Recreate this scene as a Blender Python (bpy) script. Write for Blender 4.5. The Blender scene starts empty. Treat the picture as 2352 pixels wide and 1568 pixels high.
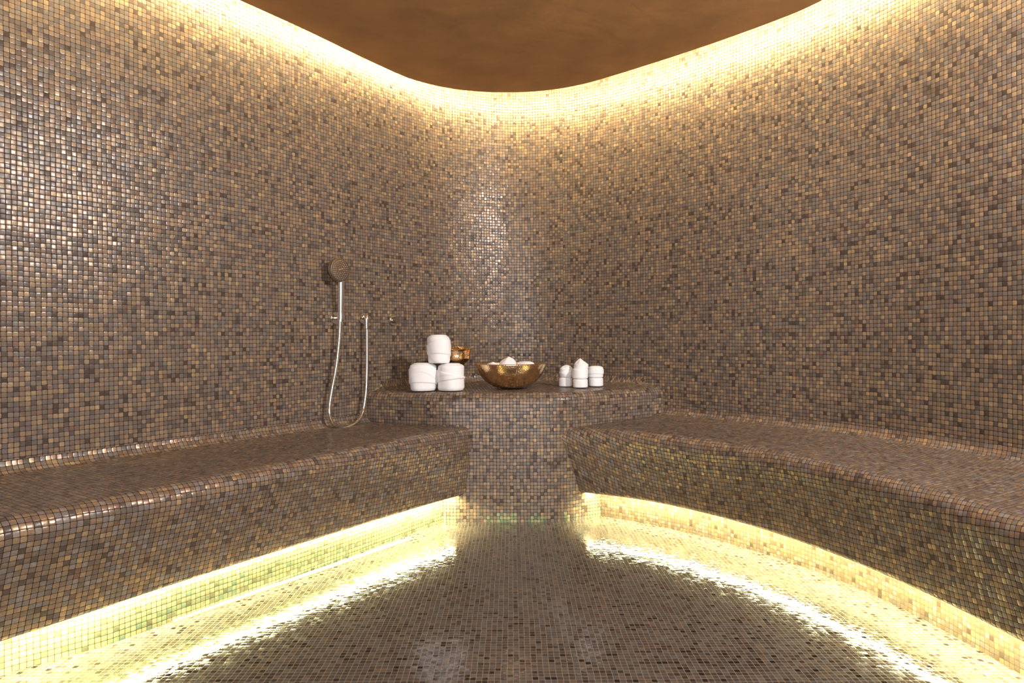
import bpy, bmesh, math, random
import numpy as np
from mathutils import Vector, Matrix

random.seed(7)
SC = bpy.context.scene
COL = SC.collection
F = 1568.0            # focal length in pixels at 2352 wide (24 mm on 36 mm)
CAMH = 0.905
T = 0.0165            # mosaic pitch

# ------------------------------------------------------------------ camera
cam_d = bpy.data.cameras.new('camera')
cam_d.lens = 24.0; cam_d.sensor_width = 36.0; cam_d.clip_start = 0.01
cam = bpy.data.objects.new('camera', cam_d); COL.objects.link(cam)
PITCH = -0.0064; ROLL = -0.007
CM = Matrix.Rotation(math.pi/2 + PITCH, 4, 'X') @ Matrix.Rotation(ROLL, 4, 'Z')
CM.translation = Vector((0, 0, CAMH))
cam.matrix_world = CM
SC.camera = cam

def ray(px, py):
    d = Vector(((px-1176)/F, -(py-784)/F, -1.0))
    return (CM.to_3x3() @ d)

def at_z(px, py, z):            # point where the sight line reaches height z
    d = ray(px, py); t = (z-CAMH)/d.z
    return Vector((0, 0, CAMH)) + d*t

def at_y(px, py, y):            # point where the sight line reaches depth y
    d = ray(px, py); t = y/d.y
    return Vector((0, 0, CAMH)) + d*t

# ------------------------------------------------------------------ world, lamps, exposure
W = bpy.data.worlds.new('world'); SC.world = W; W.use_nodes = True
W.node_tree.nodes['Background'].inputs[0].default_value = (1.0, 0.93, 0.86, 1)
W.node_tree.nodes['Background'].inputs[1].default_value = 0.25
SC.view_settings.view_transform = 'Standard'
SC.view_settings.look = 'None'
SC.view_settings.gamma = 1.0
SC.view_settings.use_curve_mapping = False
SC.view_settings.exposure = 0.15

COVE_POWER = 430.0
BENCH_POWER = 230.0
LED_COL = (1.0, 0.80, 0.41)
LED_COL_LOW = (1.0, 0.94, 0.48)

def area(name, loc, target, sx, sy, power, col, shape='RECTANGLE', spread=math.pi):
    l = bpy.data.lights.new(name, 'AREA'); l.shape = shape; l.size = sx; l.size_y = sy
    l.energy = power; l.color = col; l.spread = spread
    o = bpy.data.objects.new(name, l); COL.objects.link(o)
    o.location = loc
    o.rotation_euler = (Vector(target)-Vector(loc)).to_track_quat('-Z', 'Y').to_euler()
    return o
# added white fill light, set at the doorway opening behind the camera
area('front_fill_light', (-0.05, -1.12, 1.15), (-0.05, 3.0, 1.15), 2.8, 2.0, 84.0, (0.97, 0.96, 1.0))
# white wall lamp high on the right wall, outside the frame
LAMP = Vector((1.70, 1.38, 2.05))
area('wall_lamp_light', tuple(LAMP), (-0.9, 3.0, 1.1), 0.15, 0.15, 56.0, (1.0, 0.95, 0.93), 'DISK')

# ------------------------------------------------------------------ helpers
def tag(o, label=None, cat=None, group=None, kind=None):
    if label: o['label'] = label
    if cat: o['category'] = cat
    if group: o['group'] = group
    if kind: o['kind'] = kind
    return o

def empty(name, loc, label, cat, group=None):
    o = bpy.data.objects.new(name, None); COL.objects.link(o); o.location = loc
    o.empty_display_size = 0.05
    return tag(o, label, cat, group)

def link_mesh(name, me, mat, parent=None, smooth=True):
    o = bpy.data.objects.new(name, me); COL.objects.link(o)
    if mat: me.materials.append(mat)
    if smooth:
        for p in me.polygons: p.use_smooth = True
    if parent:
        o.parent = parent
        o.matrix_parent_inverse = Matrix.Translation(parent.location).inverted() if parent.type == 'EMPTY' else Matrix()
    return o

def crom(pts, n=12, closed=False):
    P = [np.array(p, float) for p in pts]
    out = []
    N = len(P)
    rng = range(N) if closed else range(N-1)
    for i in rng:
        if closed: a, b, c, d = P[(i-1) % N], P[i], P[(i+1) % N], P[(i+2) % N]
        else:
            b, c = P[i], P[i+1]
            a = P[i-1] if i > 0 else 2*b-c
            d = P[i+2] if i+2 < N else 2*c-b
        for k in range(n):
            t = k/n
            out.append(0.5*((2*b)+(c-a)*t+(2*a-5*b+4*c-d)*t*t+(3*b-a-3*c+d)*t**3))
    if not closed: out.append(P[-1])
    return np.array(out)

def resample(P, step):
    P = np.asarray(P, float)
    L = np.r_[0, np.cumsum(np.linalg.norm(np.diff(P, axis=0), axis=1))]
    n = max(2, int(round(L[-1]/step))+1)
    s = np.linspace(0, L[-1], n)
    return np.stack([np.interp(s, L, P[:, k]) for k in range(P.shape[1])], 1)

def arclen(P):
    return np.r_[0, np.cumsum(np.linalg.norm(np.diff(P, axis=0), axis=1))]

def grid_mesh(name, P, UV, flip=False, caps=False):
    """P[i][j] positions, UV[i][j]; one connected sheet"""
    ni, nj = len(P), len(P[0])
    me = bpy.data.meshes.new(name)
    vs = [tuple(map(float, P[i][j])) for i in range(ni) for j in range(nj)]
    fs = []; uvs = []
    for i in range(ni-1):
        for j in range(nj-1):
            q = [(i, j), (i+1, j), (i+1, j+1), (i, j+1)]
            if flip: q = q[::-1]
            fs.append([a*nj+b for a, b in q]); uvs += [UV[a][b] for a, b in q]
    if caps:
        for i in (0, ni-1):
            q = list(range(nj))
            if i == 0: q = q[::-1]
            fs.append([i*nj+j for j in q]); uvs += [UV[i][j] for j in q]
    me.from_pydata(vs, [], fs)
    ul = me.uv_layers.new(name='UVMap')
    for k, c in enumerate(uvs): ul.data[k].uv = (float(c[0]), float(c[1]))
    me.update()
    return me

def lathe(bm, prof, seg=48, M=Matrix()):
    rings = []
    for r, z in prof:
        if r < 1e-6: rings.append([bm.verts.new(M @ Vector((0, 0, z)))])
        else: rings.append([bm.verts.new(M @ Vector((r*math.cos(2*math.pi*k/seg), r*math.sin(2*math.pi*k/seg), z))) for k in range(seg)])
    for a, b in zip(rings[:-1], rings[1:]):
        for k in range(seg):
            k2 = (k+1) % seg
            if len(a) == 1 and len(b) == 1: continue
            if len(a) == 1: bm.faces.new((a[0], b[k], b[k2]))
            elif len(b) == 1: bm.faces.new((a[k], a[k2], b[0]))
            else: bm.faces.new((a[k], a[k2], b[k2], b[k]))
    return bm

def bm_done(name, bm, mat, parent=None, smooth=True, sharp=None):
    bmesh.ops.recalc_face_normals(bm, faces=bm.faces[:])
    me = bpy.data.meshes.new(name); bm.to_mesh(me); bm.free()
    o = link_mesh(name, me, mat, parent, smooth)
    if sharp:
        try: me.set_sharp_from_angle(angle=math.radians(sharp))
        except Exception: pass
    return o

def tube(bm, pts, rad, seg=14):
    pts = [Vector(p) for p in pts]
    n = len(pts); rings = []
    up = Vector((0.3, -0.5, 0.81))
    for i, p in enumerate(pts):
        t = (pts[min(i+1, n-1)]-pts[max(i-1, 0)]).normalized()
        if i == 0: s = t.cross(up).normalized()
        else: s = (s - t*s.dot(t)).normalized()
        b = t.cross(s)
        r = rad[i] if hasattr(rad, '__len__') else rad
        rings.append([bm.verts.new(p+(s*math.cos(2*math.pi*k/seg)+b*math.sin(2*math.pi*k/seg))*r) for k in range(seg)])
    for a, b in zip(rings[:-1], rings[1:]):
        for k in range(seg):
            bm.faces.new((a[k], a[(k+1) % seg], b[(k+1) % seg], b[k]))
    bm.faces.new(rings[0][::-1]); bm.faces.new(rings[-1])

# ------------------------------------------------------------------ materials
def srgb(r, g, b):
    f = lambda c: (c/255/12.92) if c/255 <= 0.04045 else ((c/255+0.055)/1.055)**2.4
    return (f(r), f(g), f(b), 1)

class NT:
    def __init__(s, name):
        s.m = bpy.data.materials.new(name); s.m.use_nodes = True
        s.t = s.m.node_tree; s.n = s.t.nodes; s.l = s.t.links
        s.b = s.n['Principled BSDF']
    def node(s, k, **kw):
        n = s.n.new(k)
        for a, v in kw.items(): setattr(n, a, v)
        return n
    def put(s, sock, v):
        if hasattr(v, 'is_output') or isinstance(v, bpy.types.NodeSocket): s.l.new(v, sock)
        else: sock.default_value = v
    def math(s, op, a, b=None, c=None, clamp=False):
        n = s.node('ShaderNodeMath', operation=op, use_clamp=clamp)
        s.put(n.inputs[0], a)
        if b is not None: s.put(n.inputs[1], b)
        if c is not None: s.put(n.inputs[2], c)
        return n.outputs[0]
    def mix(s, f, a, b, blend='MIX'):
        n = s.node('ShaderNodeMix', data_type='RGBA', blend_type=blend)
        s.put(n.inputs[0], f); s.put(n.inputs[6], a); s.put(n.inputs[7], b)
        return n.outputs[2]
    def ramp(s, f, stops, interp='LINEAR'):
        n = s.node('ShaderNodeValToRGB'); cr = n.color_ramp; cr.interpolation = interp
        while len(cr.elements) < len(stops): cr.elements.new(0.5)
        for e, (p, c) in zip(cr.elements, stops): e.position = p; e.color = c
        s.put(n.inputs[0], f)
        return n.outputs[0]

WALL_TILES = [
    (0.00, (74, 63, 56)), (0.05, (90, 80, 73)), (0.16, (101, 93, 87)), (0.30, (112, 103, 95)),
    (0.42, (117, 103, 89)), (0.54, (125, 108, 91)), (0.65, (134, 114, 94)), (0.75, (120, 101, 87)),
    (0.84, (139, 119, 96)), (0.92, (147, 126, 99)), (0.965, (113, 92, 78)), (0.988, (157, 135, 103))]
FLOOR_TILES = [
    (0.00, (34, 24, 22)), (0.05, (62, 50, 46)), (0.14, (78, 71, 67)), (0.30, (88, 84, 82)),
    (0.46, (90, 79, 71)), (0.60, (84, 75, 71)), (0.74, (98, 93, 88)), (0.86, (76, 64, 58)), (0.95, (106, 90, 77))]
GREEN_TILES = [
    (0.00, (96, 98, 78)), (0.14, (116, 124, 96)), (0.34, (130, 140, 106)), (0.50, (142, 144, 108)),
    (0.66, (120, 134, 102)), (0.80, (148, 146, 110)), (0.92, (100, 118, 98))]

def mosaic(name, tiles, grout, rough=0.28, tilt=0.13, bulge=0.20, metal=0.10, gw=0.058, green_base=False, gain=1.0, coat=0.0):
    n = NT(name)
    uv = n.node('ShaderNodeUVMap', uv_map='UVMap').outputs[0]
    # the tile setter's unevenness: the grid wanders slightly
    nz = n.node('ShaderNodeTexNoise', noise_dimensions='2D'); n.l.new(uv, nz.inputs['Vector'])
    nz.inputs['Scale'].default_value = 0.13; nz.inputs['Detail'].default_value = 1
    off = n.node('ShaderNodeVectorMath', operation='MULTIPLY_ADD')
    n.l.new(nz.outputs['Color'], off.inputs[0]); off.inputs[1].default_value = (0.28, 0.28, 0); n.l.new(uv, off.inputs[2])
    sp = n.node('ShaderNodeSeparateXYZ'); n.l.new(off.outputs[0], sp.inputs[0])
    u, v = sp.outputs[0], sp.outputs[1]
    cu, cv = n.math('FLOOR', u), n.math('FLOOR', v)
    fu, fv = n.math('SUBTRACT', n.math('FRACT', u), 0.5), n.math('SUBTRACT', n.math('FRACT', v), 0.5)
    cell = n.node('ShaderNodeCombineXYZ'); n.l.new(cu, cell.inputs[0]); n.l.new(cv, cell.inputs[1]); cell.inputs[2].default_value = len(name)*3.17
    w1 = n.node('ShaderNodeTexWhiteNoise', noise_dimensions='3D'); n.l.new(cell.outputs[0], w1.inputs[0])
    c2 = n.node('ShaderNodeVectorMath', operation='ADD'); n.l.new(cell.outputs[0], c2.inputs[0]); c2.inputs[1].default_value = (91.3, 17.7, 5.1)
    w2 = n.node('ShaderNodeTexWhiteNoise', noise_dimensions='3D'); n.l.new(c2.outputs[0], w2.inputs[0])
    s2 = n.node('ShaderNodeSeparateColor'); n.l.new(w2.outputs['Color'], s2.inputs[0])
    au, av = n.math('ABSOLUTE', fu), n.math('ABSOLUTE', fv)
    # rounded-corner square distance
    p = 8.0
    dd = n.math('POWER', n.math('ADD', n.math('POWER', n.math('MULTIPLY', au, 2.0), p), n.math('POWER', n.math('MULTIPLY', av, 2.0), p)), 1/p)
    mr = n.node('ShaderNodeMapRange', interpolation_type='SMOOTHSTEP'); n.l.new(dd, mr.inputs[0])
    mr.inputs[1].default_value = 1-2.4*gw; mr.inputs[2].default_value = 1-1.1*gw
    gmask = mr.outputs[0]
    g = lambda c: tuple([x*gain for x in srgb(*c)[:3]]+[1])
    base = n.ramp(w1.outputs['Value'], [(q, g(c)) for q, c in tiles], 'CONSTANT')
    if green_base:
        gr = n.ramp(w1.outputs['Value'], [(q, g(c)) for q, c in GREEN_TILES], 'CONSTANT')
        lo = n.math('LESS_THAN', n.math('ADD', cv, n.math('MULTIPLY', s2.outputs[2], 1.6)), 2.6)
        pn = n.node('ShaderNodeTexNoise', noise_dimensions='1D'); n.l.new(cu, pn.inputs['W']); pn.inputs['Scale'].default_value = 0.11
        lo = n.math('MULTIPLY', lo, n.math('GREATER_THAN', pn.outputs[0], 0.52))
        base = n.mix(lo, base, gr)
    # streaks of aventurine inside each tile
    st = n.node('ShaderNodeTexNoise', noise_dimensions='3D')
    sv = n.node('ShaderNodeVectorMath', operation='MULTIPLY_ADD'); n.l.new(cell.outputs[0], sv.inputs[0]); sv.inputs[1].default_value = (7.7, 3.1, 1)
    n.l.new(off.outputs[0], sv.inputs[2]); n.l.new(sv.outputs[0], st.inputs['Vector'])
    st.inputs['Scale'].default_value = 2.2; st.inputs['Detail'].default_value = 3; st.inputs['Distortion'].default_value = 1.2
    stv = n.node('ShaderNodeMapRange'); n.l.new(st.outputs[0], stv.inputs[0]); stv.inputs[1].default_value = 0.3; stv.inputs[2].default_value = 0.7
    stv.inputs[3].default_value = 0.84; stv.inputs[4].default_value = 1.16
    base = n.mix(1.0, base, stv.outputs[0], 'MULTIPLY')
    n.l.new(n.mix(gmask, base, srgb(*grout)), n.b.inputs['Base Color'])
    n.l.new(n.math('MULTIPLY_ADD', gmask, 0.85-rough, n.math('MULTIPLY_ADD', s2.outputs[2], 0.12, rough-0.06)), n.b.inputs['Roughness'])
    mt = n.math('MULTIPLY', n.math('GREATER_THAN', w1.outputs['Value'], 0.42), metal)
    n.l.new(n.math('MULTIPLY', mt, n.math('SUBTRACT', 1.0, gmask)), n.b.inputs['Metallic'])
    n.b.inputs['Coat Weight'].default_value = coat
    n.b.inputs['Specular IOR Level'].default_value = 0.30
    n.b.inputs['Coat Roughness'].default_value = 0.06
    def nrm(f, rnd):
        q = n.math('MULTIPLY', f, 2.0)
        cube = n.math('MULTIPLY', n.math('MULTIPLY', q, q), q)
        return n.math('ADD', n.math('MULTIPLY', n.math('SUBTRACT', rnd, 0.5), tilt), n.math('MULTIPLY', cube, bulge))
    nx, ny = nrm(fu, s2.outputs[0]), nrm(fv, s2.outputs[1])
    inv = n.math('SUBTRACT', 1.0, gmask)
    cc = n.node('ShaderNodeCombineColor')
    for s_, k in ((nx, 0), (ny, 1)):
        n.l.new(n.math('MULTIPLY_ADD', n.math('MULTIPLY', s_, inv), 0.5, 0.5), cc.inputs[k])
    cc.inputs[2].default_value = 1.0
    nm = n.node('ShaderNodeNormalMap', space='TANGENT', uv_map='UVMap'); n.l.new(cc.outputs[0], nm.inputs['Color'])
    n.l.new(nm.outputs[0], n.b.inputs['Normal'])
    if coat: n.l.new(nm.outputs[0], n.b.inputs['Coat Normal'])
    return n.m

M = {}
M['wall'] = mosaic('brown_glass_mosaic', WALL_TILES, (50, 34, 27), tilt=0.12)
M['bench'] = mosaic('bench_glass_mosaic', WALL_TILES, (50, 34, 27), tilt=0.17, metal=0.42, rough=0.27, gain=1.25)  # same tiles as the walls, lightened to imitate golden light on the fronts
M['pedestal'] = mosaic('pedestal_glass_mosaic', WALL_TILES, (50, 34, 27), tilt=0.10, green_base=True)
M['plinth_green'] = mosaic('green_glass_mosaic', GREEN_TILES, (72, 62, 40), tilt=0.10, metal=0.1)
M['plinth_gold'] = mosaic('gold_glass_mosaic', WALL_TILES, (72, 56, 38), tilt=0.14, metal=0.4, gain=0.85)
M['floor'] = mosaic('floor_mosaic', FLOOR_TILES, (118, 108, 92), rough=0.10, tilt=0.05, bulge=0.05, metal=0.0, gw=0.06, gain=0.82, coat=0.5)

def simple(name, col, rough=0.5, metal=0.0, bump=None, var=None, emit=None):
    n = NT(name)
    n.b.inputs['Base Color'].default_value = col
    n.b.inputs['Roughness'].default_value = rough
    n.b.inputs['Metallic'].default_value = metal
    tc = n.node('ShaderNodeTexCoord').outputs['Object']
    if var:
        sc, amt = var
        z = n.node('ShaderNodeTexNoise'); n.l.new(tc, z.inputs['Vector']); z.inputs['Scale'].default_value = sc; z.inputs['Detail'].default_value = 6
        a = tuple([c*(1-amt) for c in col[:3]]+[1]); b = tuple([min(1, c*(1+amt)) for c in col[:3]]+[1])
        n.l.new(n.ramp(z.outputs[0], [(0.3, a), (0.7, b)]), n.b.inputs['Base Color'])
    if bump:
        kind, sc, st, dist = bump
        if kind == 'noise':
            z = n.node('ShaderNodeTexNoise'); z.inputs['Detail'].default_value = 3; out = 0
        else:
            z = n.node('ShaderNodeTexVoronoi', feature='SMOOTH_F1'); out = 0
        n.l.new(tc, z.inputs['Vector']); z.inputs['Scale'].default_value = sc
        bp = n.node('ShaderNodeBump'); n.l.new(z.outputs[out], bp.inputs['Height'])
        bp.inputs['Strength'].default_value = st; bp.inputs['Distance'].default_value = dist
        n.l.new(bp.outputs[0], n.b.inputs['Normal'])
    if emit:
        n.b.inputs['Emission Color'].default_value = (*emit[0], 1)
        n.b.inputs['Emission Strength'].default_value = emit[1]
    return n.m

M['plaster'] = simple('brown_plaster', srgb(160, 118, 72), 0.75, bump=('noise', 14, 0.25, 0.01), var=(5.0, 0.16))
M['white'] = simple('white_paint', srgb(225, 215, 200), 0.8, bump=('noise', 30, 0.1, 0.003))
M['towel'] = simple('white_terry', srgb(244, 243, 243), 0.95, bump=('noise', 900, 0.7, 0.0014))
M['gold'] = simple('hammered_gold', (0.93, 0.66, 0.40, 1), 0.12, 1.0, bump=('voronoi', 210, 0.5, 0.0014), var=(40, 0.12))
M['chrome'] = simple('polished_nickel', (0.80, 0.76, 0.70, 1), 0.09, 1.0, bump=('noise', 60, 0.03, 0.001))
M['chrome_face'] = simple('brushed_nickel', (0.46, 0.38, 0.30, 1), 0.24, 1.0, bump=('noise', 400, 0.25, 0.0006))
M['logo'] = simple('gold_lettering', (0.72, 0.48, 0.18, 1), 0.3, 0.8, var=(200, 0.1))
M['steel'] = simple('drain_steel', (0.75, 0.72, 0.66, 1), 0.18, 1.0, bump=('noise', 120, 0.1, 0.001))
M['drain_cover'] = simple('satin_steel', (0.86, 0.84, 0.80, 1), 0.5, 0.15, bump=('noise', 120, 0.1, 0.001))
M['copper_trim'] = simple('brown_grout_joint', srgb(140, 92, 58), 0.6, bump=('noise', 200, 0.2, 0.001))
M['led_top'] = simple('led_cove', (0.9, 0.8, 0.6, 1), 0.5, emit=(LED_COL, COVE_POWER), var=(3, 0.02))
M['led_low'] = simple('led_bench', (0.9, 0.8, 0.6, 1), 0.5, emit=(LED_COL_LOW, BENCH_POWER), var=(3, 0.02))
M['lamp'] = simple('lamp_rim', srgb(230, 228, 224), 0.4, bump=('noise', 60, 0.05, 0.001))

# ------------------------------------------------------------------ plan curves (x, y) in metres
wall_ctrl = [(-1.95, -1.1), (-2.12, -0.3), (-2.15, 0.6), (-2.05, 1.3), (-1.87, 1.85), (-1.631, 2.231), (-1.4, 2.566), (-1.15, 2.927),
             (-0.9, 3.29), (-0.72, 3.548), (-0.575, 3.73), (-0.35, 3.945), (-0.016, 4.083), (0.30, 4.03), (0.621, 3.825), (0.935, 3.525),
             (1.315, 3.06), (1.53, 2.68), (1.68, 2.26), (1.78, 1.85), (1.86, 1.3), (1.9, 0.6), (1.88, -0.3), (1.8, -1.1)]
WALL = resample(crom(wall_ctrl, 16), 0.02)

def split_at(P, px):
    k = (px-1176)/F
    i = min(range(len(P)), key=lambda i: abs(P[i][0]-k*P[i][1]) if P[i][1] > 1 else 9)
    return i
i1, i2 = split_at(WALL, 1040), split_at(WALL, 1297)
TOPZ = 2.47
def wall_piece(name, a, b, off):
    P = WALL[a:b+1]; s = arclen(P)
    zs = [0, 0.5, 1.0, 1.5, 2.0, TOPZ]
    G = [[(p[0], p[1], z) for z in zs] for p in P]
    U = [[(si/T+off, z/T+off*0.37) for z in zs] for si in s]
    me = grid_mesh(name, G, U)
    o = link_mesh(name, me, M['wall'])
    sm = o.modifiers.new('thickness', 'SOLIDIFY'); sm.thickness = 0.08; sm.offset = -1; sm.use_rim = False
    tag(o, kind='structure'); return o
wall_piece('wall_left', 0, i1, 11.3)
wall_piece('wall_back', i1, i2, 53.75)
wall_piece('wall_right', i2, len(WALL)-1, 87.25)

def box_bm(bm, c, s, M_=Matrix()):
    r = bmesh.ops.create_cube(bm, size=1.0)
    for v in r['verts']: v.co = M_ @ Vector((v.co.x*s[0]+c[0], v.co.y*s[1]+c[1], v.co.z*s[2]+c[2]))
    return r['verts']

# entrance wall behind the camera, with its open doorway
bm = bmesh.new()
for c, s in (((-1.78, -1.18, 1.235), (0.66, 0.1, 2.47)), ((1.67, -1.18, 1.235), (0.64, 0.1, 2.47)), ((-0.05, -1.18, 2.33), (2.8, 0.1, 0.28))):
    box_bm(bm, c, s)
tag(bm_done('wall_front', bm, M['white'], smooth=False), kind='structure')

# floor
me = grid_mesh('floor', [[(x, y, z) for y in (-1.25, 4.25)] for x, z in ((-2.4, 0), (2.2, 0))],
               [[(x/T, y/T) for y in (-1.25, 4.25)] for x in (-2.4, 2.2)])
fl = link_mesh('floor', me, M['floor'], smooth=False); tag(fl, kind='structure')
sm = fl.modifiers.new('thickness', 'SOLIDIFY'); sm.thickness = 0.05; sm.offset = -1

# dropped ceiling panel with light cove
HC = 2.276
A = (HC-CAMH)*F
cei_px = [(550, 0), (700, 68), (850, 140), (950, 183), (1050, 205), (1150, 212), (1250, 208), (1350, 190), (1500, 145), (1650, 95), (1800, 40), (1890, 0)]
cei = [tuple(at_z(x, y, HC)[:2]) for x, y in cei_px]
cei_ctrl = [(-1.72, -1.0), (-1.95, -0.3), (-2.0, 0.6), (-1.9, 1.25), (-1.72, 1.78), (-1.45, 2.25)] + cei + \
           [(1.47, 2.45), (1.59, 2.05), (1.68, 1.6), (1.74, 1.1), (1.76, 0.5), (1.74, -0.3), (1.6, -1.0)]
CE = resample(crom(cei_ctrl, 14), 0.025)
def plate(name, P, z0, z1, mat, parent=None):
    bm = bmesh.new()
    lo = [bm.verts.new((p[0], p[1], z0)) for p in P]; hi = [bm.verts.new((p[0], p[1], z1)) for p in P]
    bm.faces.new(lo[::-1]); bm.faces.new(hi)
    n = len(P)
    for i in range(n): bm.faces.new((lo[i], lo[(i+1) % n], hi[(i+1) % n], hi[i]))
    return bm_done(name, bm, mat, parent, smooth=False)
ceil = plate('ceiling', CE, HC, HC+0.09, M['plaster']); tag(ceil, kind='structure')
cove = plate('cove_top', [(-2.3, -1.2), (2.1, -1.2), (2.1, 4.2), (-2.3, 4.2)], TOPZ, TOPZ+0.06, M['white'], ceil)
# LED tape stuck on the outer edge of the panel, facing the wall
def normals2(P):
    t = np.gradient(P, axis=0); t /= np.linalg.norm(t, axis=1)[:, None]
    return np.stack([t[:, 1], -t[:, 0]], 1)       # right-hand side of travel (towards the room's inside for left->right)
def strip(name, P, inset, z0, z1, w, mat, parent):
    N = normals2(P); a = P+N*inset; b = P+N*(inset+w)
    G = [[(p[0], p[1], z0), (p[0], p[1], z1), (q[0], q[1], z1), (q[0], q[1], z0), (p[0], p[1], z0)] for p, q in zip(a, b)]
    U = [[(0, 0)]*5 for _ in a]
    me = grid_mesh(name, G, U, flip=True, caps=False)
    return link_mesh(name, me, mat, parent, smooth=False)
strip('light_strip', CE, -0.002, HC+0.072, HC+0.085, 0.0015, M['led_top'], ceil)

# ------------------------------------------------------------------ pedestal with ledge
def P2(px, y): return ((px-1176)/F*y, y)
ped_ctrl = [P2(760, 3.56), P2(845, 3.50), P2(930, 3.415), P2(1010, 3.35), P2(1085, 3.34), P2(1140, 3.335), P2(1200, 3.33), P2(1255, 3.332),
            P2(1297, 3.345), P2(1340, 3.39), P2(1420, 3.50), P2(1500, 3.62), P2(1570, 3.74)]
PED = resample(crom(ped_ctrl, 12), 0.015)
LEDGE_F, LEDGE_B = 0.632, 0.645
wa, wb = split_at(WALL, 800), split_at(WALL, 1535)
WP = resample(WALL[wa:wb+1], 0.01)
sP = arclen(PED); n = len(PED)
WPs = np.stack([np.interp(np.linspace(0, 1, n), np.linspace(0, 1, len(WP)), WP[:, k]) for k in (0, 1)], 1)
R = 0.048; RF = 0.036
NP_ = normals2(PED)
G = []; U = []
for i in range(n):
    f = PED[i]; b = WPs[i]; d = (b-f); L = np.linalg.norm(d); d = d/L
    nb = -NP_[i]
    row = [(f[0], f[1], 0.0), (f[0], f[1], 0.3), (f[0], f[1], LEDGE_F-R)]
    vv = [0, 0.3, LEDGE_F-R]
    for k in range(1, 9):
        a = math.pi/2*k/8
        q = f+nb*R*(1-math.cos(a)); row.append((q[0], q[1], LEDGE_F-R+R*math.sin(a))); vv.append(LEDGE_F-R+R*a)
    q0 = f+nb*R
    e = b-d*RF
    for k in range(1, 7):
        q = q0+(e-q0)*k/6; row.append((q[0], q[1], LEDGE_F+(LEDGE_B-LEDGE_F)*k/6)); vv.append(vv[-1]+np.linalg.norm(e-q0)/6)
    for k in range(1, 7):
        a = math.pi/2*k/6
        q = e+d*RF*math.sin(a); row.append((q[0], q[1], LEDGE_B+RF*(1-math.cos(a)))); vv.append(vv[-1]+RF*math.pi/12)
    G.append(row); U.append([(sP[i]/T+3.2, v_/T) for v_ in vv])
ped = empty('tiled_pedestal', (0.05, 3.4, 0), 'mosaic tiled corner pedestal with a wide rounded ledge between the two benches', 'pedestal')
me = grid_mesh('pedestal_body', G, U)
link_mesh('pedestal_body', me, M['pedestal'], ped)

# ------------------------------------------------------------------ benches
def ray_hit(p, d, poly):
    best = None
    for a, b in zip(poly[:-1], poly[1:]):
        e = b-a; den = d[0]*e[1]-d[1]*e[0]
        if abs(den) < 1e-9: continue
        w = a-p
        t = (w[0]*e[1]-w[1]*e[0])/den; s = (w[0]*d[1]-w[1]*d[0])/den
        if -1e-6 <= s <= 1+1e-6 and t > 0 and (best is None or t < best): best = t
    return best

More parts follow.
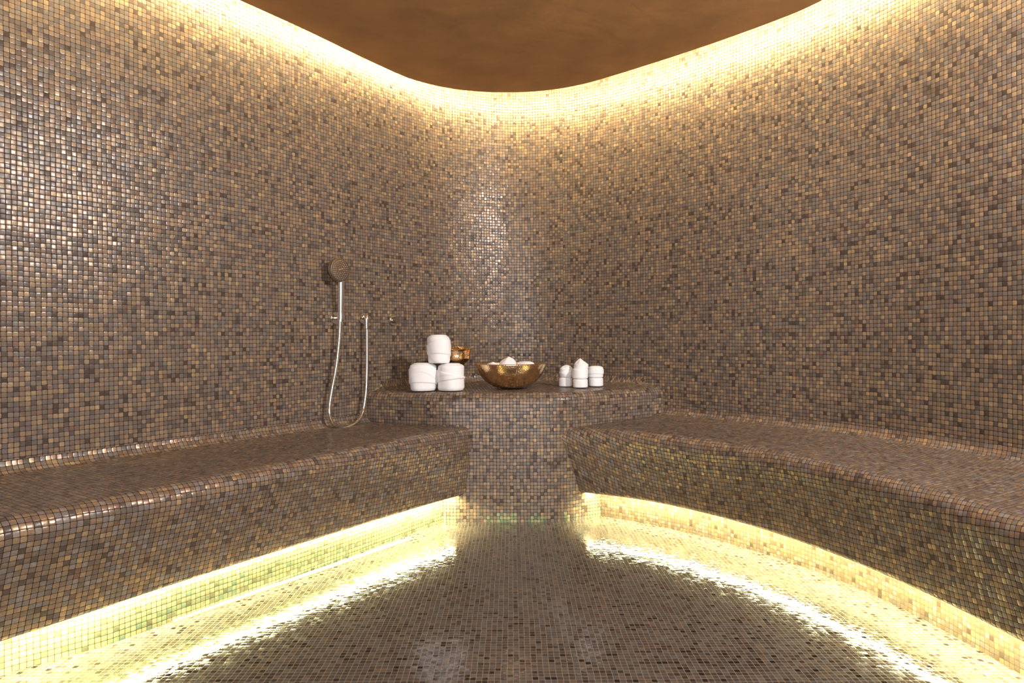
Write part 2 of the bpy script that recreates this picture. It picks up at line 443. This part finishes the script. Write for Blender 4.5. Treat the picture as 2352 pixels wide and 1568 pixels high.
def bench(name, label, base_path, top_ctrl, lip_ctrl, pl_ctrl, hb, hf, plmat, uoff, rev, RT):
    """base_path: wall points from the near end to the pedestal end"""
    def ext(c):
        P = resample(crom(c, 12), 0.02); e = P[-1]-P[-9]; e = e/np.linalg.norm(e)
        return np.vstack([P, [P[-1]+e*0.02*k for k in range(1, 30)]])
    top, lip, pli = [ext(c) for c in (top_ctrl, lip_ctrl, pl_ctrl)]
    N = normals2(base_path)
    if rev: N = -N
    rows = []; pls = []
    for p, d in zip(base_path, N):
        tt, tl, tp = ray_hit(p, d, top), ray_hit(p, d, lip), ray_hit(p, d, pli)
        if None in (tt, tl, tp): continue
        rows.append((p, d, tt, tl, tp))
    # smooth the offsets
    arr = np.array([[r[2], r[3], r[4]] for r in rows])
    K = 5; pad = np.pad(arr, ((K, K), (0, 0)), 'edge'); ker = np.ones(2*K+1)/(2*K+1)
    arr = np.stack([np.convolve(pad[:, k], ker, 'valid') for k in range(3)], 1)
    HL = 0.132; R = RT; RF = 0.042; RL = 0.022
    G = []; PL = []; SP = []
    for (p, d, *_), (tt, tl, tp) in zip(rows, arr):
        prof = []
        for k in range(7):
            a = math.pi/2*k/6
            prof.append((RF*(1-math.cos(math.pi/2-a)) if False else RF-RF*math.cos(a), hb+RF-RF*math.sin(a)))
        for k in range(1, 5):
            q = k/4; prof.append((RF+(tt-R-RF)*q, hb+(hf-hb)*q))
        # face direction slants back to the lip
        H0 = hf-R; sl = math.atan2(tt-tl, H0-HL-RL)
        for k in range(1, 9):
            a = (math.pi/2+sl)*k/8
            prof.append((tt-R+R*math.sin(a), hf-R+R*math.cos(a)))
        top_end = prof[-1]
        cx, cz = tl-RL, HL+RL
        st = (cx+RL*math.cos(sl), cz-RL*math.sin(sl))
        for k in range(1, 4): prof.append((top_end[0]+(st[0]-top_end[0])*k/3, top_end[1]+(st[1]-top_end[1])*k/3))
        for k in range(1, 5):
            a = sl+(math.pi/2-sl)*k/4
            prof.append((cx+RL*math.cos(a), cz-RL*math.sin(a)))
        prof += [(tl-RL-0.012, HL), (tl-RL-0.014, HL+0.034), (tp-0.03, HL+0.036)]
        G.append([(p[0]+d[0]*x, p[1]+d[1]*x, z) for x, z in prof])
        PL.append([(p[0]+d[0]*tp, p[1]+d[1]*tp, z) for z in (HL+0.05, 0.0)])
        SP.append((p[0]+d[0]*(tl-RL-0.0155), p[1]+d[1]*(tl-RL-0.0155), d[0], d[1]))
    Ga = np.array(G)
    # u per row measured from the pedestal end, v along the profile
    du = np.linalg.norm(np.diff(Ga[::-1], axis=0), axis=2)
    uu = np.vstack([np.zeros(Ga.shape[1]), np.cumsum(du, axis=0)])[::-1]
    dv = np.linalg.norm(np.diff(Ga, axis=1), axis=2)
    vv = np.hstack([np.zeros((Ga.shape[0], 1)), np.cumsum(dv, axis=1)])
    sgn = -1 if not rev else 1
    U = [[(sgn*uu[i, j]/T+uoff, -vv[i, j]/T) for j in range(Ga.shape[1])] for i in range(Ga.shape[0])]
    root = empty(name, (float(Ga[len(Ga)//2, 10, 0]), float(Ga[len(Ga)//2, 10, 1]), 0), label, 'bench')
    me = grid_mesh('seat_slab', G, U, flip=not rev, caps=True)
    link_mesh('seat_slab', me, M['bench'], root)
    Pa = np.array(PL)
    pu = np.r_[0, np.cumsum(np.linalg.norm(np.diff(Pa[::-1, 0], axis=0), axis=1))][::-1]
    U = [[(sgn*pu[i]/T+uoff*2, Pa[i, j, 2]/T) for j in range(2)] for i in range(len(Pa))]
    me = grid_mesh('plinth', PL, U, flip=not rev)
    link_mesh('plinth', me, plmat, root)
    # LED strip under the lip
    w, h = 0.020, 0.030
    zt = HL+0.0335
    G2 = []
    for x, y, dx, dy in SP:
        q = [(0, zt), (0, zt-h), (-w, zt-h), (-w, zt), (0, zt)]
        G2.append([(x+dx*a, y+dy*a, z) for a, z in q])
    me = grid_mesh('light_strip', G2, [[(0, 0)]*5 for _ in G2], flip=not rev)
    ls = link_mesh('light_strip', me, M['steel'], root, smooth=False)
    me.materials.append(M['led_low'])          # only the diffuser under the channel glows
    for k, p in enumerate(me.polygons): p.material_index = 1 if k % 4 == 1 else 0
    return root, Pa

def zpt(x, y, z): return tuple(at_z(x, y, z)[:2])
# left bench
L_top = [(-1.72, 0.2), (-1.66, 0.75), (-1.47, 1.28)] + [zpt(x, y, 0.425) for x, y in ((0, 1241), (213, 1193), (426, 1145), (640, 1098), (850, 1050), (1000, 1018), (1085, 1000))] 
L_lip = [(-1.78, 0.2), (-1.7, 0.8), (-1.52, 1.37)] + [zpt(x, y, 0.135) for x, y in ((0, 1477), (213, 1407), (426, 1335), (596, 1281), (800, 1216), (979, 1161), (1079, 1133))]
L_pl = [(-1.88, 0.2), (-1.78, 0.9), (-1.62, 1.45)] + [zpt(x, y, 0.0) for x, y in ((0, 1549), (213, 1493), (383, 1431), (596, 1354), (800, 1279), (946, 1224), (1012, 1200))]
dl = np.array([0.5681, 0.8229])
ia = next(i for i, p in enumerate(WALL) if p[1] > 0.5 and p[0] < 0)
ib = next(i for i, p in enumerate(WALL) if p[1] > 3.3 and p[0] < 0)
base = np.vstack([WALL[ia:ib+1], [WALL[ib]+dl*0.02*k for k in range(1, 30)]])
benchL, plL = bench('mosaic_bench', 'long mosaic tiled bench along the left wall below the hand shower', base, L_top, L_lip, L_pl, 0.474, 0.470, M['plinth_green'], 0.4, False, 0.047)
# right bench
R_top = [(1.28, 0.2), (1.22, 0.9), ] + [zpt(x, y, 0.405) for x, y in ((2352, 1258), (2187, 1192), (2049, 1145), (1912, 1104), (1775, 1071), (1637, 1043), (1500, 1023), (1400, 1013), (1297, 1008))]
R_lip = [(1.38, 0.2), (1.33, 0.95), ] + [zpt(x, y, 0.135) for x, y in ((2352, 1480), (2187, 1395), (2049, 1330), (1912, 1273), (1775, 1224), (1637, 1184), (1500, 1153), (1400, 1138), (1326, 1130))]
R_pl = [(1.5, 0.2), (1.46, 1.0), ] + [zpt(x, y, 0.0) for x, y in ((2352, 1552), (2187, 1458), (2049, 1386), (1912, 1326), (1775, 1278), (1637, 1237), (1500, 1205), (1379, 1184))]
Wr = WALL[::-1]
ia = next(i for i, p in enumerate(Wr) if p[1] > 0.5)
ib = next(i for i, p in enumerate(Wr) if p[1] > 3.58)
dr = Wr[ib]-Wr[ib-3]; dr = dr/np.linalg.norm(dr)
base = np.vstack([Wr[ia:ib+1], [Wr[ib]+dr*0.02*k for k in range(1, 26)]])
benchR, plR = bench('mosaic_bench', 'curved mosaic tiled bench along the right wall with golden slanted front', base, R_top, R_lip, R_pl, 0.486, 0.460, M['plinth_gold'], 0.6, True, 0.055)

# ------------------------------------------------------------------ linear floor drain by the left plinth
dr0, dr1 = at_z(402, 1428, 0.0), at_z(948, 1237, 0.0)
drain = empty('linear_drain', dr0.lerp(dr1, 0.5), 'narrow steel linear floor drain along the foot of the left bench', 'drain')
ax = (dr1-dr0).normalized(); sd = Vector((ax.y, -ax.x, 0)); Ld = (dr1-dr0).length
MX = Matrix(((ax.x, sd.x, 0, dr0.x), (ax.y, sd.y, 0, dr0.y), (0, 0, 1, 0), (0, 0, 0, 1)))
bm = bmesh.new(); box_bm(bm, (Ld/2, -0.012, 0.0015), (Ld, 0.022, 0.003), MX); bmesh.ops.bevel(bm, geom=bm.edges[:], offset=0.0008, segments=1)
bm_done('cover', bm, M['drain_cover'], drain, smooth=False)
bm = bmesh.new(); box_bm(bm, (Ld/2, 0.0045, 0.0006), (Ld+0.02, 0.009, 0.0012), MX)
for e in (0, 1): box_bm(bm, (-0.004 + e*(Ld+0.008), -0.012, 0.0006), (0.007, 0.026, 0.0012), MX)
bm_done('frame', bm, M['copper_trim'], drain, smooth=False)

# ------------------------------------------------------------------ hand shower
w0 = Vector((-0.857, 2.231+1.448*(-0.857+1.631), 0))
WN = Vector((0.8229, -0.5681, 0)); WT = Vector((0.5681, 0.8229, 0))
def on_wall(px, py, off=0.0):
    d = ray(px, py); c = Vector((0, 0, CAMH))
    # nearest wall chord at this picture column
    k = d.x/d.y
    i = min(range(len(WALL)-1), key=lambda i: abs(WALL[i][0]-k*WALL[i][1]) if WALL[i][1] > 1 else 9)
    a = Vector((*WALL[max(i-4, 0)], 0)); b = Vector((*WALL[i+4], 0)); t = (b-a).normalized(); nn = Vector((t.y, -t.x, 0))
    s = ((a+nn*off)-c); s.z = 0
    tt = s.dot(nn)/Vector((d.x, d.y, 0)).dot(nn)
    return c+d*tt, nn, t
def frame_to(p, nn):            # local z = out of the wall, local y = up
    z = nn.normalized(); y = Vector((0, 0, 1)); x = y.cross(z)
    return Matrix(((x.x, y.x, z.x, p.x), (x.y, y.y, z.y, p.y), (x.z, y.z, z.z, p.z), (0, 0, 0, 1)))

# bracket
pb, nb_, tb = on_wall(768, 730, 0.0)
br = empty('shower_bracket', pb, 'round chrome wall bracket holding the hand shower', 'bracket')
bm = bmesh.new(); Mb = frame_to(pb, nb_)
lathe(bm, [(0, 0.001), (0.0300, 0.001), (0.0305, 0.006), (0.029, 0.0105), (0.012, 0.012), (0.0115, 0.03), (0, 0.03)], 40, Mb)
bm_done('wall_rose', bm, M['chrome'], br, sharp=40)
ph, nh, th = on_wall(783, 726, 0.052)
bm = bmesh.new()
tube(bm, [pb+nb_*0.02, pb+nb_*0.035, ph-nh*0.006], [0.0085, 0.0085, 0.008])
Ms = Matrix.Translation(ph)
lathe(bm, [(0.0175, -0.016), (0.018, -0.012), (0.0185, 0.012), (0.0185, 0.016), (0.0172, 0.016), (0.0165, -0.012), (0.0155, -0.016), (0.0175, -0.016)], 32, Ms)
bm_done('holder_socket', bm, M['chrome'], br, sharp=40)

# handset
hs = empty('hand_shower', ph, 'chrome round-headed hand shower with a long hanging metal hose on the left wall', 'shower')
pc, nc, tc_ = on_wall(782, 620, 0.075)
pf = pc + nc*0.0
head_back = frame_to(pf, (nc+Vector((0, 0, -0.06))).normalized())
bm = bmesh.new()
RHD = 0.0585
lathe(bm, [(0, -0.040), (0.030, -0.038), (0.047, -0.034), (0.055, -0.026), (RHD-0.001, -0.016), (RHD, -0.004), (RHD-0.0012, -0.0005), (0.055, 0.0), (0.0545, -0.001), (0, -0.001)], 64, head_back)
bm_done('shower_head', bm, M['chrome_face'], hs, sharp=35)
bm = bmesh.new()
lathe(bm, [(0.0545, -0.0008), (0.054, 0.0012), (0.050, 0.0018), (0, 0.0018)], 64, head_back)
fp = bm_done('spray_plate', bm, M['chrome_face'], hs, sharp=35)
bm = bmesh.new()
for r_, k_ in ((0.016, 10), (0.026, 16), (0.036, 22), (0.045, 28)):
    for k in range(k_):
        a = 2*math.pi*k/k_
        lathe(bm, [(0.0017, 0.0017), (0.0013, 0.0031), (0, 0.0033)], 8, head_back @ Matrix.Translation((r_*math.cos(a), r_*math.sin(a), 0)))
bm_done('spray_nozzles', bm, M['steel'], fp)
bm = bmesh.new()
box_bm(bm, (0.004, 0.004, 0.0022), (0.026, 0.0055, 0.0012), head_back @ Matrix.Rotation(math.radians(16), 4, 'Z'))
bm_done('maker_mark', bm, M['logo'], fp, smooth=False)
# handle
h0 = on_wall(783.5, 648, 0.060)[0]; h1 = ph+Vector((0, 0, 0.02)); h2 = ph - Vector((0, 0, 0.016))
bm = bmesh.new()
hp = [h0+Vector((0, 0, 0.02)), h0, h0.lerp(h1, 0.15), h0.lerp(h1, 0.5), h0.lerp(h1, 0.85), h1, h2]
tube(bm, hp, [0.0165, 0.0165, 0.0162, 0.0158, 0.0152, 0.0148, 0.0130], 28)
bm_done('handle', bm, M['chrome'], hs, sharp=50)
# hose
hose_px = [(781, 733), (781, 748), (780, 772), (777, 805), (772, 845), (764, 888), (758, 925), (757, 950), (763, 970), (780, 981), (800, 980), (820, 968), (833, 946), (839, 915), (842, 880), (843, 830), (843, 790), (843, 760), (842, 752)]
hpts = []
for i, (x, y) in enumerate(hose_px):
    o_ = 0.052 if i < 4 else (0.047 if i < 7 else (0.052 if i < 12 else 0.045))
    hpts.append(tuple(on_wall(x, y, o_)[0]))
HP = resample(crom(hpts, 10), 0.0022)
bm = bmesh.new()
tube(bm, HP, [0.0076 if i % 2 else 0.0088 for i in range(len(HP))], 14)
bm_done('hose', bm, M['chrome'], hs)
# hose nut at the top
bm = bmesh.new(); lathe(bm, [(0, -0.040), (0.0088, -0.040), (0.0098, -0.034), (0.0112, -0.018), (0.0112, -0.014), (0, -0.014)], 28, Matrix.Translation(ph))
bm_done('hose_nut', bm, M['chrome'], hs, sharp=40)

# wall outlet
po, no, to = on_wall(833, 731, 0.0)
ot = empty('wall_outlet', po, 'chrome round wall outlet elbow feeding the shower hose', 'water outlet')
bm = bmesh.new(); lathe(bm, [(0, 0.001), (0.0295, 0.001), (0.030, 0.006), (0.0285, 0.0105), (0.011, 0.012), (0.0108, 0.02), (0, 0.02)], 40, frame_to(po, no))
bm_done('wall_rose', bm, M['chrome'], ot, sharp=40)
pe, ne, te = on_wall(842, 727, 0.045)
bm = bmesh.new()
tube(bm, [po+no*0.01, po.lerp(pe, 0.6)+Vector((0, 0, .003)), pe+Vector((0, 0, 0.002)), pe+Vector((0, 0, -0.006)), pe+Vector((0, 0, -0.03)), pe+Vector((0, 0, -0.056))], [0.0105, 0.0105, 0.0118, 0.0118, 0.0105, 0.0095], 24)
bm_done('elbow', bm, M['chrome'], ot, sharp=50)

# valve knob
pv, nv, tv = on_wall(902, 735, 0.0)
vk = empty('shower_valve', pv, 'small round chrome valve knob on the wall, right of the hose outlet', 'valve')
bm = bmesh.new(); lathe(bm, [(0, 0.001), (0.028, 0.001), (0.0285, 0.006), (0.027, 0.0095), (0.013, 0.011), (0.0125, 0.014), (0, 0.014)], 40, frame_to(pv, nv))
bm_done('wall_rose', bm, M['chrome'], vk, sharp=40)
bm = bmesh.new(); lathe(bm, [(0.0125, 0.013), (0.0175, 0.015), (0.018, 0.034), (0.0168, 0.037), (0.0, 0.0375)], 32, frame_to(pv, nv))
bm_done('knob', bm, M['chrome_face'], vk, sharp=40)

# ------------------------------------------------------------------ bowls
def ledge_pt(px, py): return at_z(px, py, 0.638)
def bowl(name, label, rings_out, th_, loc, rot, groupn):
    root = empty(name, loc, label, 'bowl', groupn); root.rotation_euler = rot
    bm = bmesh.new()
    prof = crom(rings_out, 6)
    inner = []
    nrm = normals2(prof)
    for p, n_ in zip(prof, nrm):
        q = p - n_*th_
        if q[0] > 0.004: inner.append((q[0], q[1]))
    inner = [q for q in inner if q[1] > rings_out[0][1]+th_*0.5]
    out = [tuple(p) for p in prof]
    lathe(bm, [(0, out[0][1])]+out+inner[::-1]+[(0, inner[0][1])], 96)
    bmesh.ops.recalc_face_normals(bm, faces=bm.faces[:])
    me = bpy.data.meshes.new('bowl_body'); bm.to_mesh(me); bm.free()
    o = bpy.data.objects.new('bowl_body', me); COL.objects.link(o); me.materials.append(M['gold'])
    for p in me.polygons: p.use_smooth = True
    o.parent = root
    bm = bmesh.new()
    R_, z_ = out[-1]
    lathe(bm, [(R_+0.0018*math.cos(a), z_+0.0018*math.sin(a)) for a in [2*math.pi*k/8 for k in range(9)]], 96)
    me = bpy.data.meshes.new('rim'); bm.to_mesh(me); bm.free()
    r = bpy.data.objects.new('rim', me); COL.objects.link(r); me.materials.append(M['gold']); r.parent = root
    for p in me.polygons: p.use_smooth = True
    return root
BY = 3.575
bc = at_y(1174, 893, BY)
bowl('hammered_bowl', 'wide hammered gold bowl filled with rolled white towels at the middle of the ledge',
     [(0.045, 0.0), (0.062, 0.001), (0.095, 0.010), (0.130, 0.032), (0.158, 0.062), (0.178, 0.098), (0.188, 0.128)], 0.0025, (bc.x, BY, 0.6392), (0, 0, 0), 'hammered gold bowls')

# ------------------------------------------------------------------ towels
def towel(name, label, cat, group, loc, r, h, rotz=0, lean=(0, 0), peak=0.0, seed=0, fold=True, shape=None, sides=96):
    """a tightly wrapped towel: cylinder of cloth with overlapping outer turn, soft shoulders and coiled top"""
    rs = random.Random(seed)
    ph = [rs.uniform(0, 6.28) for _ in range(6)]
    z1, z2 = rs.uniform(0.22, 0.36), rs.uniform(0.58, 0.76)
    bm = bmesh.new(); rings = []
    nv_ = 110
    for j in range(nv_+1):
        q = j/nv_
        ring = []
        for k in range(sides):
            a = 2*math.pi*k/sides
            if q <= 0.70:
                zz = q/0.70; side = 1.0
                # bottom and top shoulders
                sh = 1.0
                if zz < 0.12: sh = 1-0.10*(1-zz/0.12)**2
                if zz > 0.86: sh = 1-0.16*((zz-0.86)/0.14)**2.2
                rr = r*sh; z = h*(0.0+0.955*zz)
            else:
                tq = (q-0.70)/0.30
                rr = r*0.84*(1-tq); z = h*(0.955+0.045*math.sin(min(1, tq*2.2)*math.pi/2))
                # spiral coil of the roll
                coil = math.sin(rr/r*26+a)
                z += 0.0012*coil*(1-tq*0.6)*(0 if peak > 0 else 1)
                z -= 0.10*r*(1-rr/(r*0.84))**3
            # lumps
            lump = 0.030*math.sin(2*a+ph[0]+z/h*1.5)+0.022*math.sin(3*a+ph[1]+z/h)+0.010*math.sin(5*a+ph[2]+z/h*4)
            # overlapping wrapped edges: steps along slanted lines
            zn = z/h
            l1 = z1+0.09*math.sin(a+ph[3]); l2 = z2+0.13*math.sin(a+ph[4])
            st = 0.0
            if fold and q <= 0.72:
                st += 0.075/(1+math.exp(-(zn-l1)*150))*(1 if zn < 0.95 else 0.3)
                st -= 0.085/(1+math.exp(-(zn-l2)*170))
                # a second, steeper fold crossing the front
                l3 = 0.34+0.30*math.sin(a+ph[1])+0.10*math.sin(2*a+ph[5])
                st += 0.035/(1+math.exp(-(zn-l3)*130))*(1 if zn < 0.93 else 0.2)-0.02
                da = (a-ph[5]-0.9*(zn-0.5)) % (2*math.pi)
                st += 0.055*math.exp(-da*2.0)*(1/(1+math.exp(-(da)*60+1)))
            rr2 = rr*(1+lump+st)
            x, y = rr2*math.cos(a), rr2*math.sin(a)
            if peak > 0 and q > 0.62:
                w = (q-0.62)/0.38
                w = w**1.25
                z += peak*w
                g_ = 1+0.16*math.cos(4*a+ph[0])*min(1, w*3)*(1-w*0.3); x *= g_; y *= (1-0.35*w)*g_
                z += 0.12*peak*math.sin(3*a+ph[1])*w*(1-w)*2
                x += 0.16*r*w*math.sin(ph[2])
            if shape: x, y, z = shape(x, y, z)
            x += lean[0]*z; y += lean[1]*z
            ring.append(bm.verts.new((x, y, z)))
            if q >= 1: break
        rings.append(ring)
    for a, b in zip(rings[:-1], rings[1:]):
        for k in range(sides):
            if len(b) == 1: bm.faces.new((a[k], a[(k+1) % sides], b[0]))
            else: bm.faces.new((a[k], a[(k+1) % sides], b[(k+1) % sides], b[k]))
    bm.faces.new(rings[0][::-1])
    o = bm_done(name, bm, M['towel'])
    o.location = loc; o.rotation_euler = (0, 0, rotz)
    tag(o, label, cat, group)
    return o

GB = 'rolled white towels piled at the left of the ledge'
def tw_px(px, py_bottom, y, z): 
    p = at_y(px, py_bottom, y); return (p.x, y, z)
YB = 3.475
sc = YB/F
x0 = at_y(972, 899, YB).x; x1 = at_y(1036, 898, YB).x
ZL = 0.6375
towel('rolled_towel', 'large white rolled towel with crossed folds, lower left of the pile', 'towel', GB, (x0, YB, ZL), 0.0655, 0.140, 0.6, seed=3)
towel('rolled_towel', 'large white rolled towel standing lower right in the pile, next to the big gold bowl', 'towel', GB, (x1, YB, ZL), 0.0685, 0.137, 2.2, seed=8)
x2 = at_y(1010, 841, YB-0.012).x
def lean_top(x, y, z):
    f = max(0, (z-0.05)/0.09)
    return x+0.010*f*(1 if x > 0 else 0.3), y, z
towel('rolled_towel', 'tall white rolled towel resting on top of the two lower ones', 'towel', GB, (x2-0.002, YB-0.014, ZL+0.139), 0.054, 0.143, 4.0, seed=12, shape=lean_top)

YV = YB+0.145
vx = at_y(1048, 800, YV).x
ves = bowl('hammered_bowl', 'smaller hammered gold bowl with flared slanted rim, standing behind the pile of big towels',
     [(0.034, 0.0), (0.036, 0.004), (0.032, 0.03), (0.031, 0.090), (0.040, 0.120), (0.062, 0.138), (0.073, 0.156), (0.0765, 0.182), (0.083, 0.199), (0.0905, 0.207)], 0.0025,
     (vx, YV, 0.6408), (0, 0, 0), 'hammered gold bowls')
for ch in ves.children:
    for v in ch.data.vertices:
        f = max(0.0, min(1.0, (v.co.z-0.13)/0.07))
        v.co.z += f*(0.085*v.co.y+0.045*v.co.x)

GS = 'small rolled white towels stacked at the right of the ledge'
YS = 3.66
def small(px, pyb, y, r, h, zb, label, **kw):
    p = at_y(px, pyb, y)
    return towel('small_towel', label, 'towel', GS, (p.x, y, zb), r, h, sides=64, **kw)
small(1299.5, 889, YS, 0.0345, 0.050, 0.6395, 'small white towel roll at the bottom of the left stack, beside the gold bowl', seed=21, fold=False)
small(1300.5, 868, YS, 0.0345, 0.053, 0.6395+0.0495, 'small white towel roll with pointed tip atop the left stack', seed=22, peak=0.016, rotz=0.4)
small(1333, 892, YS-0.075, 0.0395, 0.047, 0.6385, 'small white towel roll at the bottom of the middle stack', seed=23, fold=False, rotz=1.0)
small(1333, 871, YS-0.075, 0.0405, 0.056, 0.6385+0.0465, 'small white towel roll in the middle of the middle stack', seed=24, rotz=2.0, fold=False)
small(1335, 846, YS-0.068, 0.0375, 0.024, 0.6385+0.0465+0.052, 'small white towel folded to a tall point, topmost of the middle stack', seed=25, peak=0.034, rotz=0.2, fold=False)
small(1368.5, 889, YS, 0.0395, 0.047, 0.6395, 'small white towel roll at the bottom of the right stack', seed=26, fold=False)
small(1368, 868, YS, 0.0405, 0.061, 0.6395+0.0465, 'small flat-topped white towel roll with a V fold, atop the right stack', seed=27, rotz=4.2)

GI = 'rolled white towels inside the wide gold bowl'
def inbowl(px, py_top, y, r, h, label, **kw):
    p = at_y(px, py_top, y); pk = kw.get('peak', 0)
    return towel('small_towel', label, 'towel', GI, (p.x, y, p.z-h-pk), r, h, sides=64, **kw)
inbowl(1130, 829, BY+0.02, 0.041, 0.075, 'low pointed white towel at the left inside the wide gold bowl', seed=31, peak=0.024, fold=False)
inbowl(1166, 817, BY+0.01, 0.044, 0.090, 'tall pointed white towel in the centre of the wide gold bowl', seed=32, peak=0.030, fold=False)
inbowl(1207, 830, BY+0.03, 0.049, 0.085, 'flat-topped white towel roll at the right inside the wide gold bowl', seed=33, fold=False)

# the wall lamp itself (out of frame, it throws the white sparkle on the left wall)
wl = empty('wall_lamp', LAMP, 'round white lamp high on the right wall', 'lamp')
LD = (Vector((-0.9, 3.0, 1.1))-LAMP).normalized()
ML = Matrix.Translation(LAMP) @ LD.to_track_quat('Z', 'Y').to_matrix().to_4x4()
bm = bmesh.new()
lathe(bm, [(0, -0.06), (0.05, -0.058), (0.11, -0.02), (0.116, 0.004), (0.110, 0.006), (0.104, -0.010), (0.045, -0.04), (0, -0.04)], 48, ML)
bm_done('lamp_shade', bm, M['lamp'], wl, sharp=40)
bm = bmesh.new()
tube(bm, [LAMP-LD*0.055, LAMP-LD*0.10+Vector((0.03, 0, 0)), LAMP+Vector((0.145, -0.04, -0.0))], 0.012, 12)
bm_done('lamp_arm', bm, M['lamp'], wl)
